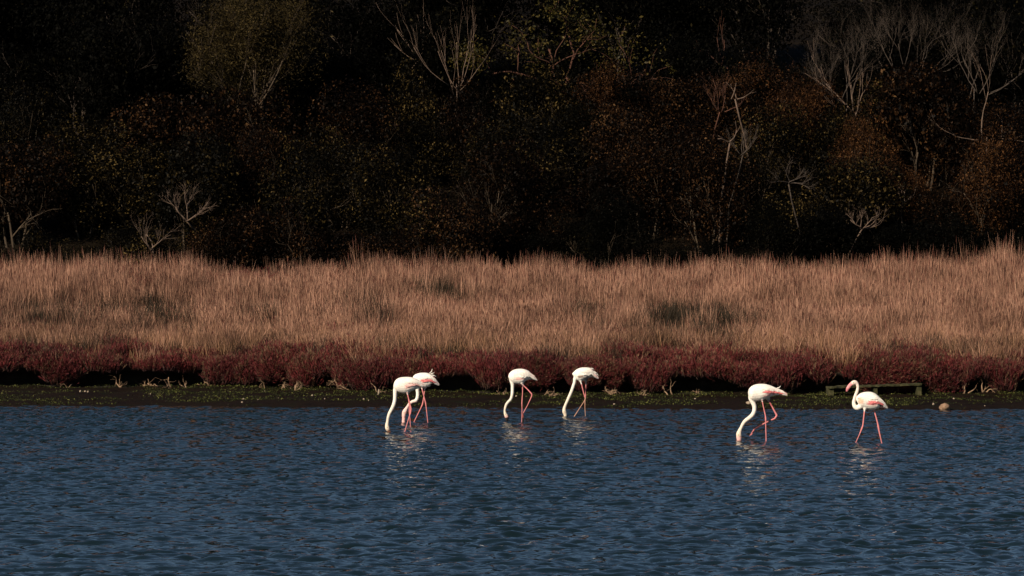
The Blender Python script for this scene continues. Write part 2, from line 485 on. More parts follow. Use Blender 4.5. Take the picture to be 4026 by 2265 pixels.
# the broad olive tree at the upper left
def olive_tree():
    base = pt(1010, 300, 108.6); gz = hill_z(base.x, base.y)
    root = empty("olive_tree", (base.x, base.y, gz))
    rng = random.Random(51); mb = MB(); tips = []
    for k in range(7):
        a = rng.uniform(0, 6.28)
        grow(mb, rng, (.1 * math.cos(a), .1 * math.sin(a), -.2), (.32 * math.cos(a), .32 * math.sin(a), 1), 3.0, .085, 4, .22, .5, (2, 4), 5, .10, .6, 5, tips)
    tm = mb.mesh("olive_trunk"); link("trunk", tm, M['bark_olive'], root)
    rs = np.random.RandomState(52)
    T = np.array([p for p, d in tips])
    n = 60000
    k = rs.randint(0, len(T), n)
    P = T[k] + rs.normal(0, .28, (n, 3))
    C = np.array([0, 0, 4.4])
    Q = (P - C) / np.array([3.05, 2.4, 3.3])
    P = P[(np.linalg.norm(Q, axis=1) < 1.0 + .08 * rs.normal(0, 1, n))]
    extra, u = crown_points(rs, 16000, 40, .9, .4)
    P = np.vstack([P, extra * np.array([2.9, 2.2, 3.1]) + np.array([0, 0, 2.0])])
    V, F = leaf_quads(P, np.tile([0, -.4, .2], (len(P), 1)), .045, rs, .28)
    link("crown", mesh_np("olive_crown", V, F), M['leaf_olive'], root)
    tag(root, "broad rounded olive green tree with brown upright branches at the upper left", "tree")
olive_tree()

def bare(name, px, py, Y, L, r, depth, dirs, seed, matn, label, cat, up=.3, spread=.5, kids=(2, 4), seg=5, wig=.10, taper=.55, group=None, to_ground=True, n=5):
    """bare wood whose fork stands at pixel (px,py); a plain stem carries it down to the slope"""
    rng = random.Random(seed); mb = MB()
    if cat == "tree":                              # a tree: stands where its fork is about a shrub's height above the slope
        Y = next(y for y in np.arange(99, 125, .25) if pt(px, py, y).z - hill_z(pt(px, py, y).x, y) < 2.7 or y > 124)
        p = pt(px, py, Y); b = Vector((p.x, p.y, hill_z(p.x, p.y)))
    else:                                          # dead wood: grows out of the shrub that covers this spot
        cov = [t for t in THICKET if abs(t['px'] - px) < t['r'] * .7 * FPX / t['y'] and abs(t['py'] - py) < t['r'] * t['fz'] * .85 * FPX / t['y']]
        t = min(cov, key=lambda t: t['y']) if cov else min(THICKET, key=lambda t: (t['px'] - px) ** 2 + (t['py'] - py) ** 2)
        p = pt(px, py, t['y'] - t['r'] * (.85 if px < 1000 else .62)); b = Vector((t['x'] * .5 + p.x * .5, t['y'] - .2, t['z']))
    root = empty(name, (b.x, b.y, b.z - .1))
    f = p - b + Vector((0, 0, .1)); h = f.z
    m = 6
    pts = [Vector((f.x * (i / m) ** 2, f.y * (i / m) ** 2, f.z * i / m)) + Vector((rng.gauss(0, .03), rng.gauss(0, .03), 0)) for i in range(m)] + [f]
    mb.tube(pts, [r * 1.6 - r * .5 * i / m for i in range(m + 1)], n=6)
    for d in dirs:
        dd = Vector(d[:3]); s = d[3] if len(d) > 3 else 1.0
        st = f + (Vector((rng.gauss(0, .16) + dd.x * .12, rng.gauss(0, .16), -rng.uniform(0, .5))) if cat == 'tree' else Vector((rng.gauss(0, .05), 0, 0)))
        grow(mb, rng, st, dd, L * s, r * (.6 + .4 * s), depth, up, spread, kids, seg, wig, taper, n)
    link("branches", mb.mesh("bare_branches"), M[matn], root)
    tag(root, label, cat, group)
    return root

bare("bare_tree", 1795, 330, 103.5, 1.7, .016, 2, [(-.8, 0, .9), (-.35, -.2, 1), (-.05, 0, 1.2), (.25, .1, 1), (.6, 0, 1), (1.0, -.1, .9, .9), (-1.3, 0, .9, 1.1), (.1, -.3, .8, .7)], 61, 'bark_pale',
     "bare pale tree fanning upward against black woods at the top, right of the olive tree", "tree", .25, .33, (2, 3), 5, .07)
bare("bare_tree", 1640, 230, 105.5, 1.6, .018, 1, [(-.5, 0, 1), (.1, 0, 1), (-.9, 0, .7, .7), (.5, 0, .6, .6)], 62, 'bark_pale',
     "thin bare stems just left of the fanned pale tree, at the top edge", "tree", .2, .35, (2, 3), 5, .08)
# grey twiggy trees, upper right
for i, (px, py, L, dirs, lab) in enumerate([
    (3330, 400, 1.5, [(-1.3, 0, .5), (-.9, 0, .9), (-.5, -.2, 1.1), (-.1, 0, 1.2), (-1.6, -.2, .2, .8), (.4, 0, 1)], "grey twiggy bare tree arching to the left near the upper right corner"),
    (3560, 300, 1.6, [(-.7, 0, 1), (-.3, -.2, 1), (0, 0, 1.2), (.3, .1, 1), (.8, 0, 1), (1.1, -.1, .5), (-1.2, 0, .6)], "dense grey bare tree with many fine upright twigs at the top right"),
    (3830, 350, 1.5, [(.2, 0, 1.2), (.6, 0, 1), (1.0, -.1, .7), (1.3, 0, .4), (-.5, 0, 1), (-.1, -.2, .9)], "grey bare tree with long twigs sweeping right at the upper right corner")]):
    bare("bare_tree", px, py, 103.3 + .5 * i, L, .017, 4, dirs, 70 + i, 'bark_grey', lab, "tree", .26, .7, (3, 4), 5, .16, .6, n=4)
bare("dead_tree", 3365, 440, 102.0, 1.1, .028, 2, [(-.55, 0, 1, 1.3), (-.25, 0, 1), (.5, -.1, .9), (.9, 0, .6)], 81, 'bark_pale', "pale forked dead trunk below the grey twiggy trees", "tree", .15, .4, (2, 3))
bare("dead_tree", 3880, 540, 101.5, 1.2, .022, 2, [(-.12, 0, 1, 1.4), (-1.0, 0, .12, .8), (1.0, 0, .08, .8), (.3, 0, 1, .6)], 82, 'bark_pale', "slim pale dead tree with crosswise limbs by the right edge of the woods", "tree", .08, .35, (1, 3))
bare("dead_shrub", 3390, 900, 97.6, .5, .020, 3, [(.6, -.3, .7), (.9, -.2, .4), (.2, -.3, .9), (-.5, -.3, .6), (1.1, -.3, .1)], 83, 'bark_pale', "pale dead branches low among black shade, above the tall grass on the right", "dead branches", .1, .6, (2, 3), 4, .2)
bare("dead_shrub", 3550, 800, 98.0, .42, .02, 2, [(.9, -.2, .3), (-.6, -.2, .5), (.3, -.3, .9)], 84, 'bark_pale', "small tuft of bare grey twigs right of the pale dead branches", "dead branches", .1, .6, (2, 4), 4, .2)
bare("dead_shrub", 3100, 720, 99.0, .5, .018, 3, [(-.9, -.2, .3), (-.5, -.3, .6), (.6, -.2, .5), (1, -.2, .1)], 85, 'bark_grey', "fine tangled dead twigs in the middle of the slope, beneath the dark hollow", "dead branches", .1, .6, (3, 4), 4, .2)
bare("dead_shrub", 2920, 610, 100.3, .5, .016, 3, [(-.4, -.2, .9), (0, -.3, 1), (.5, -.2, .9), (.8, -.2, .5), (-.8, -.2, .5)], 86, 'bark_grey', "round clump of fine grey twigs left of the rust coloured shrubs", "dead branches", .3, .5, (3, 4), 4, .12, n=4)
bare("dead_shrub", 2830, 440, 101.5, .6, .018, 3, [(-.7, -.2, .8), (-.2, -.3, 1), (.4, -.2, .9), (.9, -.2, .5)], 87, 'bark_red', "pinkish twig clump in the upper middle right of the slope", "dead branches", .25, .5, (3, 4), 4, .14, n=4)
bare("dead_shrub", 735, 870, 97.4, .62, .026, 3, [(-.8, -.2, .6), (-.4, -.2, 1), (.3, -.2, 1), (.9, -.2, .6), (1.1, -.1, .9)], 88, 'bark_pale', "spreading pale dead shrub, the taller of two above the grass on the left", "dead branches", .12, .55, (2, 4), 4, .18)
bare("dead_shrub", 600, 985, 96.8, .58, .024, 3, [(-.9, -.2, .7), (-.4, -.2, 1), (.2, -.2, 1), (.8, -.2, .9)], 89, 'bark_pale', "pale dead shrub standing in the grass edge, lower left of its taller neighbour", "dead branches", .15, .5, (2, 3), 4, .16)
bare("dead_shrub", 2870, 560, 100.5, .5, .025, 1, [(-.6, -.1, .5), (.6, -.1, .5)], 90, 'bark_pale', "single curved pale branch beside the grey twig clump", "dead branches", .2, .4, (1, 2), 4, .2)
bare("dead_shrub", 2890, 390, 101.0, .45, .022, 1, [(.4, -.1, .7), (.9, -.1, .2), (-.2, -.1, 1)], 91, 'bark_pale', "small pale forked branch amid the pinkish twigs", "dead branches", .1, .4, (1, 2), 4, .15)
# red barked tree with yellow-green leaves at the top
def red_tree():
    p = pt(2230, 300, 112.6); gz = hill_z(p.x, p.y); h = p.z - gz
    root = empty("red_barked_tree", (p.x, p.y, gz)); rng = random.Random(95); mb = MB(); tips = []
    mb.tube([(0, 0, -.2), (.05, 0, h * .5), (0, 0, h)], [.11, .09, .075], n=6)
    for d in [(-.6, 0, 1), (-.15, .1, 1), (.55, -.1, .9), (1.2, 0, .35), (1.7, 0, .9), (1.5, -.1, .6), (-1.0, 0, .7)]:
        grow(mb, rng, (rng.gauss(0, .5), rng.gauss(0, .3), h - rng.uniform(0, .8)), d, 2.0, .05, 2, .06, .75, (2, 4), 6, .26, .6, 5, tips)
    link("branches", mb.mesh("red_branches"), M['bark_red'], root)
    rs = np.random.RandomState(96); T = np.array([q for q, _ in tips]); T = T[(T[:, 2] > h + .3)]
    P = T[rs.randint(0, len(T), 3600)] + rs.normal(0, .22, (3600, 3))
    V, F = leaf_quads(P, np.tile([0, -.4, .3], (len(P), 1)), .055, rs, .5)
    link("crown", mesh_np("red_tree_crown", V, F), M['leaf_yellow'], root)
    tag(root, "tree with crooked reddish branches and sparse yellow green leaves at the top middle", "tree")
red_tree()
bare("bare_tree", 2860, 260, 105.0, 1.2, .028, 2, [(.05, 0, 1.2, 1.2), (-.8, 0, .7, .7), (.9, 0, .8, .7)], 97, 'bark_red', "upright reddish stem between the red branched tree and the grey twiggy trees", "tree", .1, .4, (1, 2))
# ------------------------------------------------------------------ meadow: reeds, rushes, red glasswort (stuff)
PROTO = {}
def blade_mesh(name, seed, n, rad, hmin, hmax, width, base, mid, tip, lean=.16, head=0.0, headc=(.2, .08, .05), curl=.25):
    rs = np.random.RandomState(seed); V = []; F = []; C = []
    for i in range(n):
        a = rs.rand() * 6.283; q = rad * math.sqrt(rs.rand())
        p = np.array([math.cos(a) * q, math.sin(a) * q, -.05])
        h = rs.uniform(hmin, hmax)
        ld = rs.normal(0, lean, 2) + np.array([.02, -.02])
        cd = rs.normal(0, curl, 2)
        w = width * rs.uniform(.7, 1.3)
        f = rs.rand() * 6.283; side = np.array([math.cos(f), math.sin(f), 0])
        b0 = len(V); v = rs.uniform(.8, 1.15)
        for k, t in enumerate((0, .4, .75, 1.0)):
            c = p + np.array([ld[0] * h * t + cd[0] * h * t * t * .5, ld[1] * h * t + cd[1] * h * t * t * .5, h * t])
            ww = w * (1, .9, .6, .12)[k]
            V += [c - side * ww, c + side * ww]
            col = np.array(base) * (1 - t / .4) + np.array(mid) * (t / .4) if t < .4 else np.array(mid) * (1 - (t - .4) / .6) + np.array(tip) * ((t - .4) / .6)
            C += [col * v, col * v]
        for k in range(3): F.append((b0 + 2 * k, b0 + 2 * k + 1, b0 + 2 * k + 3, b0 + 2 * k + 2))
        if rs.rand() < head:
            e = np.array(V[-1] + V[-2]) / 2 if False else (np.array(V[-1]) + np.array(V[-2])) / 2
            e = e - np.array([0, 0, .10]); s2 = np.array([-side[1], side[0], 0])
            for sd_ in (side, s2):
                b1 = len(V)
                V += [e, e + sd_ * w * 1.7 + np.array([0, 0, .06]), e + np.array([0, 0, .16]), e - sd_ * w * 1.7 + np.array([0, 0, .06])]
                C += [np.array(headc) * v] * 4
                F.append((b1, b1 + 1, b1 + 2, b1 + 3))
    me = mesh_np(name, np.array(V), np.array(F))
    put_col(me, np.array(C))
    return me

def proto_collection(cname, meshes, mat):
    c = bpy.data.collections.new(cname)
    for i, me in enumerate(meshes):
        me.materials.append(mat)
        o = bpy.data.objects.new("%s_%02d" % (cname, i), me)
        c.objects.link(o)
    return c

def scatter(name, P, R, Sc, I, coll, label, cat):
    me = bpy.data.meshes.new(name)
    me.vertices.add(len(P)); me.vertices.foreach_set("co", np.asarray(P, np.float32).ravel())
    a = me.attributes.new("rot", 'FLOAT_VECTOR', 'POINT'); a.data.foreach_set("vector", np.asarray(R, np.float32).ravel())
    a = me.attributes.new("scl", 'FLOAT_VECTOR', 'POINT'); a.data.foreach_set("vector", np.asarray(Sc, np.float32).ravel())
    a = me.attributes.new("idx", 'INT', 'POINT'); a.data.foreach_set("value", np.asarray(I, np.int32))
    o = link(name, me)
    ng = bpy.data.node_groups.new(name, 'GeometryNodeTree')
    ng.interface.new_socket("Geometry", in_out='INPUT', socket_type='NodeSocketGeometry')
    ng.interface.new_socket("Geometry", in_out='OUTPUT', socket_type='NodeSocketGeometry')
    gi = ng.nodes.new("NodeGroupInput"); go = ng.nodes.new("NodeGroupOutput")
    ci = ng.nodes.new("GeometryNodeCollectionInfo"); ci.inputs["Collection"].default_value = coll
    ci.inputs["Separate Children"].default_value = True; ci.inputs["Reset Children"].default_value = True
    ip = ng.nodes.new("GeometryNodeInstanceOnPoints")
    ip.inputs["Pick Instance"].default_value = True
    def na(n, t):
        k = ng.nodes.new("GeometryNodeInputNamedAttribute"); k.data_type = t; k.inputs["Name"].default_value = n; return k.outputs["Attribute"]
    L = ng.links.new
    L(gi.outputs[0], ip.inputs["Points"]); L(ci.outputs[0], ip.inputs["Instance"])
    L(na("idx", 'INT'), ip.inputs["Instance Index"]); L(na("rot", 'FLOAT_VECTOR'), ip.inputs["Rotation"]); L(na("scl", 'FLOAT_VECTOR'), ip.inputs["Scale"])
    L(ip.outputs[0], go.inputs[0])
    md = o.modifiers.new("scatter", 'NODES'); md.node_group = ng
    tag(o, label, cat, kind="stuff")
    return o

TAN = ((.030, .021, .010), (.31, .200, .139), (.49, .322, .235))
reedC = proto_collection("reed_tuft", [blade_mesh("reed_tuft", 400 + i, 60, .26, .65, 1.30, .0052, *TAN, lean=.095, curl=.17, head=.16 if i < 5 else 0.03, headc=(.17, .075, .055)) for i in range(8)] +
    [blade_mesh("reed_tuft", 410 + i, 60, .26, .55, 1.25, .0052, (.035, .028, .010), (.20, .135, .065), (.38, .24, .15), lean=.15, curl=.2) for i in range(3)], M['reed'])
rushShadeC = proto_collection("rush_shade_tuft", [blade_mesh("rush_shade_tuft", 420 + i, 50, .22, .45, .95, .007, (.003, .0025, .0012), (.008, .0065, .003), (.032, .021, .010), lean=.18) for i in range(4)], M['rush'])  # near-black blades: shade between the grass rows painted into the rush colour
def wort_mesh(name, seed, n=44):
    """bushy glasswort: short upright stems, each with several side shoots"""
    rs = np.random.RandomState(seed); V = []; F = []; C = []
    def shoot(p, d, L, w, c0, c1):
        side = np.cross(d, rs.normal(0, 1, 3)); side /= np.linalg.norm(side) + 1e-9
        b = len(V); e = p + d * L
        V.extend([p - side * w, p + side * w, p + d * L * .6 + side * w, e, p + d * L * .6 - side * w])
        C.extend([c0, c0, c1, c1, c1]); F.append((b, b + 1, b + 2, b + 4)); F.append((b + 4, b + 2, b + 3, b + 3))
    for i in range(n):
        a = rs.rand() * 6.283; q = .23 * math.sqrt(rs.rand())
        p = np.array([math.cos(a) * q, math.sin(a) * q, -.04])
        d = np.array([rs.normal(0, .35), rs.normal(0, .35), 1.0]); d /= np.linalg.norm(d)
        L = rs.uniform(.14, .40); v = rs.uniform(.6, 1.25)
        tan = rs.rand() < .3
        c0 = np.array((.022, .008, .007)) * v; c1 = (np.array((.15, .085, .05)) if tan else np.array((.125, .021, .022))) * v
        shoot(p, d, L, .0042, c0, c1)
        for k in range(7):
            dd = d + rs.normal(0, .45, 3) + np.array([0, 0, .35]); dd /= np.linalg.norm(dd)
            shoot(p + d * L * rs.uniform(.35, .9), dd, rs.uniform(.04, .10), .0042, c1 * .7, c1 * rs.uniform(.8, 1.35))
    V = np.array(V); F4 = np.array(F)
    me = bpy.data.meshes.new(name); me.from_pydata(V.tolist(), [], [tuple(dict.fromkeys(f)) for f in F4.tolist()]); me.update()
    put_col(me, np.array(C)); return me
wortC = proto_collection("glasswort_tuft", [wort_mesh("glasswort_tuft", 440 + i) for i in range(6)], M['glasswort'])

# shaded gaps in the meadow, painted as near-black tufts: x, y, half sizes in photo pixels
SHADED_GAPS = [(170, 1205, 150, 42), (425, 1210, 70, 48), (650, 1195, 120, 40), (1400, 1175, 90, 35), (1730, 1120, 110, 32), (2740, 1235, 190, 48), (1010, 1190, 60, 26), (2320, 1190, 70, 22)]
def meadow():
    rs = np.random.RandomState(77)
    n = 30000
    x = rs.uniform(-19.5, 19.5, n); b = bank_y(x); u = rs.rand(n)
    y = b + .12 + u * (95.6 - b)
    z = top_z(x, y)
    t = (y - b) / (96 - b)
    px = CX + FPX * x / y
    # height: knee-high near the bank, above head height at the wood edge; lower in the left middle
    tw = t + .07 * vnoise(x, x * 0 + 1, 91, 3, .35) + .03 * vnoise(x, y, 92, 2, .9)
    hs = np.interp(tw, [0, .06, .22, .27, .34, .37, .50, .54, .62, .66, .80, 1.0], [.42, .60, .66, .34, .30, .80, .84, .50, .50, 1.0, 1.04, 1.12])
    hs = hs * (1 + .42 * vnoise(x, y, 55, 4, .8)) * (1 + rs.normal(0, .16, n))
    edge = np.interp(px, [0, 600, 1000, 1150, 1500, 2000, 2500, 2900, 3300, 4026], [1.06, 1.05, .84, .78, .96, 1.02, .92, .93, 1.06, 1.10])
    hs *= 1 + (edge - 1) * np.clip((t - .5) / .3, 0, 1)
    keep = np.ones(n, bool)
    keep &= rs.rand(n) < np.interp(t + .16 * vnoise(x, y, 93, 3, .6) - .03, [0, .03, .12, 1], [.0, .35, .95, 1])
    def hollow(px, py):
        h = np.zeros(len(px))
        for (hx, hy, wx, wy) in SHADED_GAPS:
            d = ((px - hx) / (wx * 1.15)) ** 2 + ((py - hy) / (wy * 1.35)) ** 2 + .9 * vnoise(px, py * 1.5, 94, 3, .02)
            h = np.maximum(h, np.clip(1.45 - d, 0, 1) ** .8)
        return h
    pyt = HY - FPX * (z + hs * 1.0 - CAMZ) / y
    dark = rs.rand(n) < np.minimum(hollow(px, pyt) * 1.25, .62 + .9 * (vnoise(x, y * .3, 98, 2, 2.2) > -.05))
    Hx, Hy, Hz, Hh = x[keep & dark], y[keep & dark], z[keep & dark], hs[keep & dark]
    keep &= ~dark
    P = np.stack([x, y, z], 1)[keep]; m = keep.sum()
    R = np.stack([rs.normal(0, .05, m), rs.normal(.03, .05, m), rs.uniform(0, 6.283, m)], 1)
    sw = rs.uniform(.85, 1.2, m)
    Sc = np.stack([sw, sw, hs[keep]], 1)
    tk = t[keep]
    idx = np.where(rs.rand(m) < np.interp(tk, [0, .3, .6, 1], [.0, .15, .6, 1.0]), rs.randint(0, 5, m), np.where(rs.rand(m) < np.interp(tk, [0, .12, .35], [.75, .5, .0]), rs.randint(8, 11, m), rs.randint(5, 8, m)))
    scatter("reed_grass", P, R, Sc, idx, reedC, "tall dry pinkish tan reed grass covering the bank before the woods", "grass")
    # near-black tufts painting shade in the gaps, plus rushes at the foot of the reeds
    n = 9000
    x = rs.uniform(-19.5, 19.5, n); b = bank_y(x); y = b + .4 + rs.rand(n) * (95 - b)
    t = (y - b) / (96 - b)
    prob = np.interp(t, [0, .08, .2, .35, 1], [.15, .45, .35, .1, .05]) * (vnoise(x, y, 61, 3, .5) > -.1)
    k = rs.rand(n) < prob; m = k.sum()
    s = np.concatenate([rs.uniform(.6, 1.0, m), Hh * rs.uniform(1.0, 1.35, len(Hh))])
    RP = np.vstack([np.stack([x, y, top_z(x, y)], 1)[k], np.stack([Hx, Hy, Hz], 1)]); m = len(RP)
    scatter("rush_and_gap_shade", RP, np.stack([rs.normal(0, .1, m), rs.normal(0, .1, m), rs.uniform(0, 6.28, m)], 1),
            np.stack([s, s, s], 1), rs.randint(0, 4, m), rushShadeC, "rushes between the dry reeds, with near-black tufts painting the shaded gaps", "grass")
    # red glasswort along the bank edge
    n = 24000
    x = rs.uniform(-19.5, 19.5, n); b = bank_y(x); q = rs.rand(n) ** 1.8
    depth = np.interp(x, [-16, -12, -6, -2, 5, 8, 16], [1.5, 2.2, 4.0, 3.4, 3.2, 1.8, 2.4])
    y = b - .06 + q * depth * (1 + 1.0 * vnoise(x, x * 0, 66, 4, .7)).clip(.25, 2)
    z = np.where(y < b + .1, .69, top_z(x, np.maximum(y, b + .1)))
    far = np.clip((y - b) / depth, 0, 1)
    k = rs.rand(n) < np.interp(far, [0, .35, 1.0], [1, .95, .28]) * (0.72 + 1.5 * vnoise(x, y, 67, 3, 1.5))
    x, y, z, b = x[k], y[k], z[k], b[k]
    xa = rs.uniform(-19.5, 19.5, 9000); ba = bank_y(xa); ya = ba + .5 + rs.rand(9000) ** 2.0 * 7     # straggling up among the reeds
    ka = rs.rand(9000) < np.clip(vnoise(xa, ya, 73, 4, .6) * 1.5 + .10, 0, .75)
    x = np.concatenate([x, xa[ka]]); y = np.concatenate([y, ya[ka]]); b = np.concatenate([b, ba[ka]]); z = np.concatenate([z, top_z(xa[ka], ya[ka]) + .22])
    xf = rs.uniform(-13.5, -7.5, 900); yf = rs.uniform(91.5, 95.2, 900)          # rusty fringe at the wood's edge on the left
    kf = vnoise(xf, yf, 99, 3, .7) > -.05; xf, yf = xf[kf], yf[kf]
    x = np.concatenate([x, xf]); y = np.concatenate([y, yf]); b = np.concatenate([b, yf - 5]); z = np.concatenate([z, top_z(xf, yf) + rs.uniform(.55, 1.0, len(xf))])
    xd = rs.uniform(-19.5, 19.5, 9000); bd_ = bank_y(xd)
    tg = vnoise(xd, xd * 0 + 3, 95, 4, 1.5) + .25 * vnoise(xd, xd * 0, 96, 2, 5.0) + np.interp(xd, [-12, -8, 0, 12], [-.1, 0, .1, .02])
    kd_ = tg > .13; xd, bd_, tg = xd[kd_], bd_[kd_], tg[kd_]
    drop = rs.rand(len(xd)) * np.clip(tg * 1.1, 0, .36)
    x = np.concatenate([x, xd]); y = np.concatenate([y, bd_ - .05 - .15 * rs.rand(len(xd))]); b = np.concatenate([b, bd_]); z = np.concatenate([z, .66 - drop])
    m = len(x)
    front = np.clip(1 - (y - b) / .35, 0, 1) * np.clip(.40 + 1.6 * vnoise(x, x * 0, 69, 3, 1.3), 0, 1.3)
    R = np.stack([rs.normal(0, .2, m) + front * rs.uniform(.2, 1.3, m), rs.normal(0, .2, m), rs.normal(0, .5, m)], 1)
    s = rs.uniform(.6, 1.2, m) * (1 + .6 * vnoise(x, y, 68, 4, 1.6)).clip(.45, 1.6)
    scatter("red_glasswort", np.stack([x, y, z], 1), R, np.stack([s, s, s], 1), rs.randint(0, 6, m), wortC,
            "dark red glasswort carpeting and overhanging the edge of the bank", "plants")
    # algae and weed on the mud
    n = 90000
    x = rs.uniform(-19, 19, n); s0 = shore_y(x); b = bank_y(x)
    t = rs.rand(n); y = s0 + .15 + t * (b + .3 - s0)
    pn = vnoise(x, y * 1.6, 71, 5, .8) * 2.4 - .15 + .30 * t - .02 + .8 * vnoise(x, y, 72, 2, 4.0)
    k = rs.rand(n) < np.clip(pn * 1.3 + .25, 0, 1)
    x, y = x[k], y[k]
    P = np.stack([x, y, np.where(y > bank_y(x), .21, mud_z(x, y)) + .005 + .035 * rs.rand(len(x)) ** 2], 1)
    V, F = leaf_quads(P, np.tile([0, -.5, .8], (len(P), 1)), .016, rs, .6)
    tag(link("green_algae", mesh_np("green_algae", V, F), M['algae']), "green algae and weed on the dark mud of the shore", "algae", kind="stuff")
meadow()

# ------------------------------------------------------------------ shore things: bench, boulder, stones, roots
def mud_point(px, py):
    Y = 74.0
    for _ in range(12):
        x = (px - CX) * Y / FPX
        z = float(mud_z(np.array([x]), np.array([Y]))[0]) if Y < float(bank_y(np.array([x]))[0]) else .22
        z = max(z, 0.0); Y = .5 * Y + .5 * FPX * (CAMZ - z) / (py - HY)
    return Vector(((px - CX) * Y / FPX, Y, z))

def rock_mesh(name, seed, r, sq=(1, 1, .8), sub=2, rough=.18):
    import bmesh
    bm = bmesh.new(); bmesh.ops.create_icosphere(bm, subdivisions=sub, radius=r)
    rs = np.random.RandomState(seed); off = rs.normal(0, 1, (6, 3)); ph = rs.rand(6) * 6
    for v in bm.verts:
        u = np.array(v.co) / r
        k = 1 + rough * sum(math.sin(3.0 * float(off[i] @ u) + ph[i]) for i in range(6)) / 3
        v.co = Vector((v.co.x * sq[0] * k, v.co.y * sq[1] * k, v.co.z * sq[2] * k))
    me = bpy.data.meshes.new(name); bm.to_mesh(me); bm.free()
    me.polygons.foreach_set("use_smooth", np.ones(len(me.polygons), dtype=bool))
    return me

def bench():
    Y = 74.6
    A = pt(3252, 1521, Y - .1); B = pt(3618, 1508, Y + .1)
    c = (A + B) / 2; ln = (B - A).length
    base = mud_point(3430, 1555)
    root = empty("bench", (c.x, c.y, 0.16)); rz = math.atan2(B.y - A.y, B.x - A.x)
    tilt = math.asin((B.z - A.z) / ln)
    rs = random.Random(3)
    def slab(x0, x1, y0, y1, z0, z1, nx, name, mat, amp, zf=0.0):
        mb = MB(); V = []; F = []
        for i in range(nx + 1):
            x = x0 + (x1 - x0) * i / nx
            for (y, z) in ((y0, z0), (y1, z0), (y1, z1), (y0, z1)):
                V.append((x + rs.gauss(0, amp * .3), y + rs.gauss(0, amp), z + zf * x + rs.gauss(0, amp)))
        for i in range(nx):
            for k in range(4):
                a = i * 4 + k; b2 = i * 4 + (k + 1) % 4
                F.append((a, b2, b2 + 4, a + 4))
        F += [(3, 2, 1, 0), (nx * 4, nx * 4 + 1, nx * 4 + 2, nx * 4 + 3)]
        me = bpy.data.meshes.new(name); me.from_pydata(V, [], F); me.update()
        return link(name, me, mat, root)
    m = NT("mossy_concrete"); tc = m.n("ShaderNodeTexCoord"); nz = m.noise(6, 7, .65, tc.outputs["Object"])
    m.base(m.ramp(nz.outputs[0], [(.38, (.008, .009, .0035)), (.5, (.034, .034, .011)), (.6, (.062, .055, .023)), (.75, (.15, .125, .075))]).outputs[0])
    m.set(.9, .3); m.bump(nz.outputs[0], .7, .03)
    top = c.z - .16
    zf = math.tan(tilt)
    slab(-ln / 2, ln / 2, -.19, .19, top - .036, top + .010, 30, "plank", m.m, .006, zf)
    for f, w in ((-.47, .13), (0.005, .10), (.475, .12)):
        x = f * ln
        slab(x - w / 2, x + w / 2, -.14, .16, -.12, top - .039 + zf * x, 3, "support", m.m, .008)
    root.rotation_euler = (0, 0, rz)
    tag(root, "low mossy plank bench on three stone supports, behind the flamingo with raised head", "bench")
bench()

p = mud_point(3713, 1612)
o = link("boulder", rock_mesh("boulder", 12, .105, (1.1, 1.0, 1.0), 3, .14), M['boulder']); o.location = (p.x, p.y, .06)
tag(o, "rounded tan boulder at the waterline on the far right", "boulder")
STONES = [(957, 1572, "two"), (952, 1584, ""), (1015, 1573, ""), (1041, 1540, ""), (1095, 1567, ""), (1228, 1557, ""), (1277, 1570, ""), (1430, 1573, ""), (1449, 1576, ""),
          (1487, 1553, ""), (316, 1542, ""), (335, 1542, ""), (346, 1543, ""), (592, 1551, ""), (2415, 1592, ""), (2733, 1570, ""), (3750, 1570, ""), (3670, 1592, ""), (3872, 1597, ""), (2030, 1560, "")]
SM = [rock_mesh("pale_stone", 30 + i, 1.0, (1, .8, .8), 2, .2) for i in range(4)]
rng = random.Random(19)
for i, (px, py, _) in enumerate(STONES):
    p = mud_point(px, py); r = rng.uniform(.015, .032)
    o = link("pale_stone", SM[i % 4], M['stone']); o.location = (p.x, p.y, p.z + r * .6); o.scale = (r, r, r * rng.uniform(.8, 1.3)); o.rotation_euler = (0, 0, rng.uniform(0, 6))
    tag(o, "small pale stone lying on the dark muddy shore", "stone", "small pale stones on the mud")
p = mud_point(2944, 1590)
o = link("pale_stone", SM[2], M['stone']); o.location = (p.x, p.y, p.z + .03); o.scale = (.065, .05, .05); tag(o, "pale round stone in front of the feeding flamingo that lifts a leg", "stone")
p = mud_point(1489, 1550)
o = link("stake", rock_mesh("stake", 44, .03, (.8, .8, 2.6), 2, .12), M['stone']); o.location = (p.x, p.y, p.z + .05); tag(o, "short upright pale stake in the mud left of the leftmost flamingo", "stake")

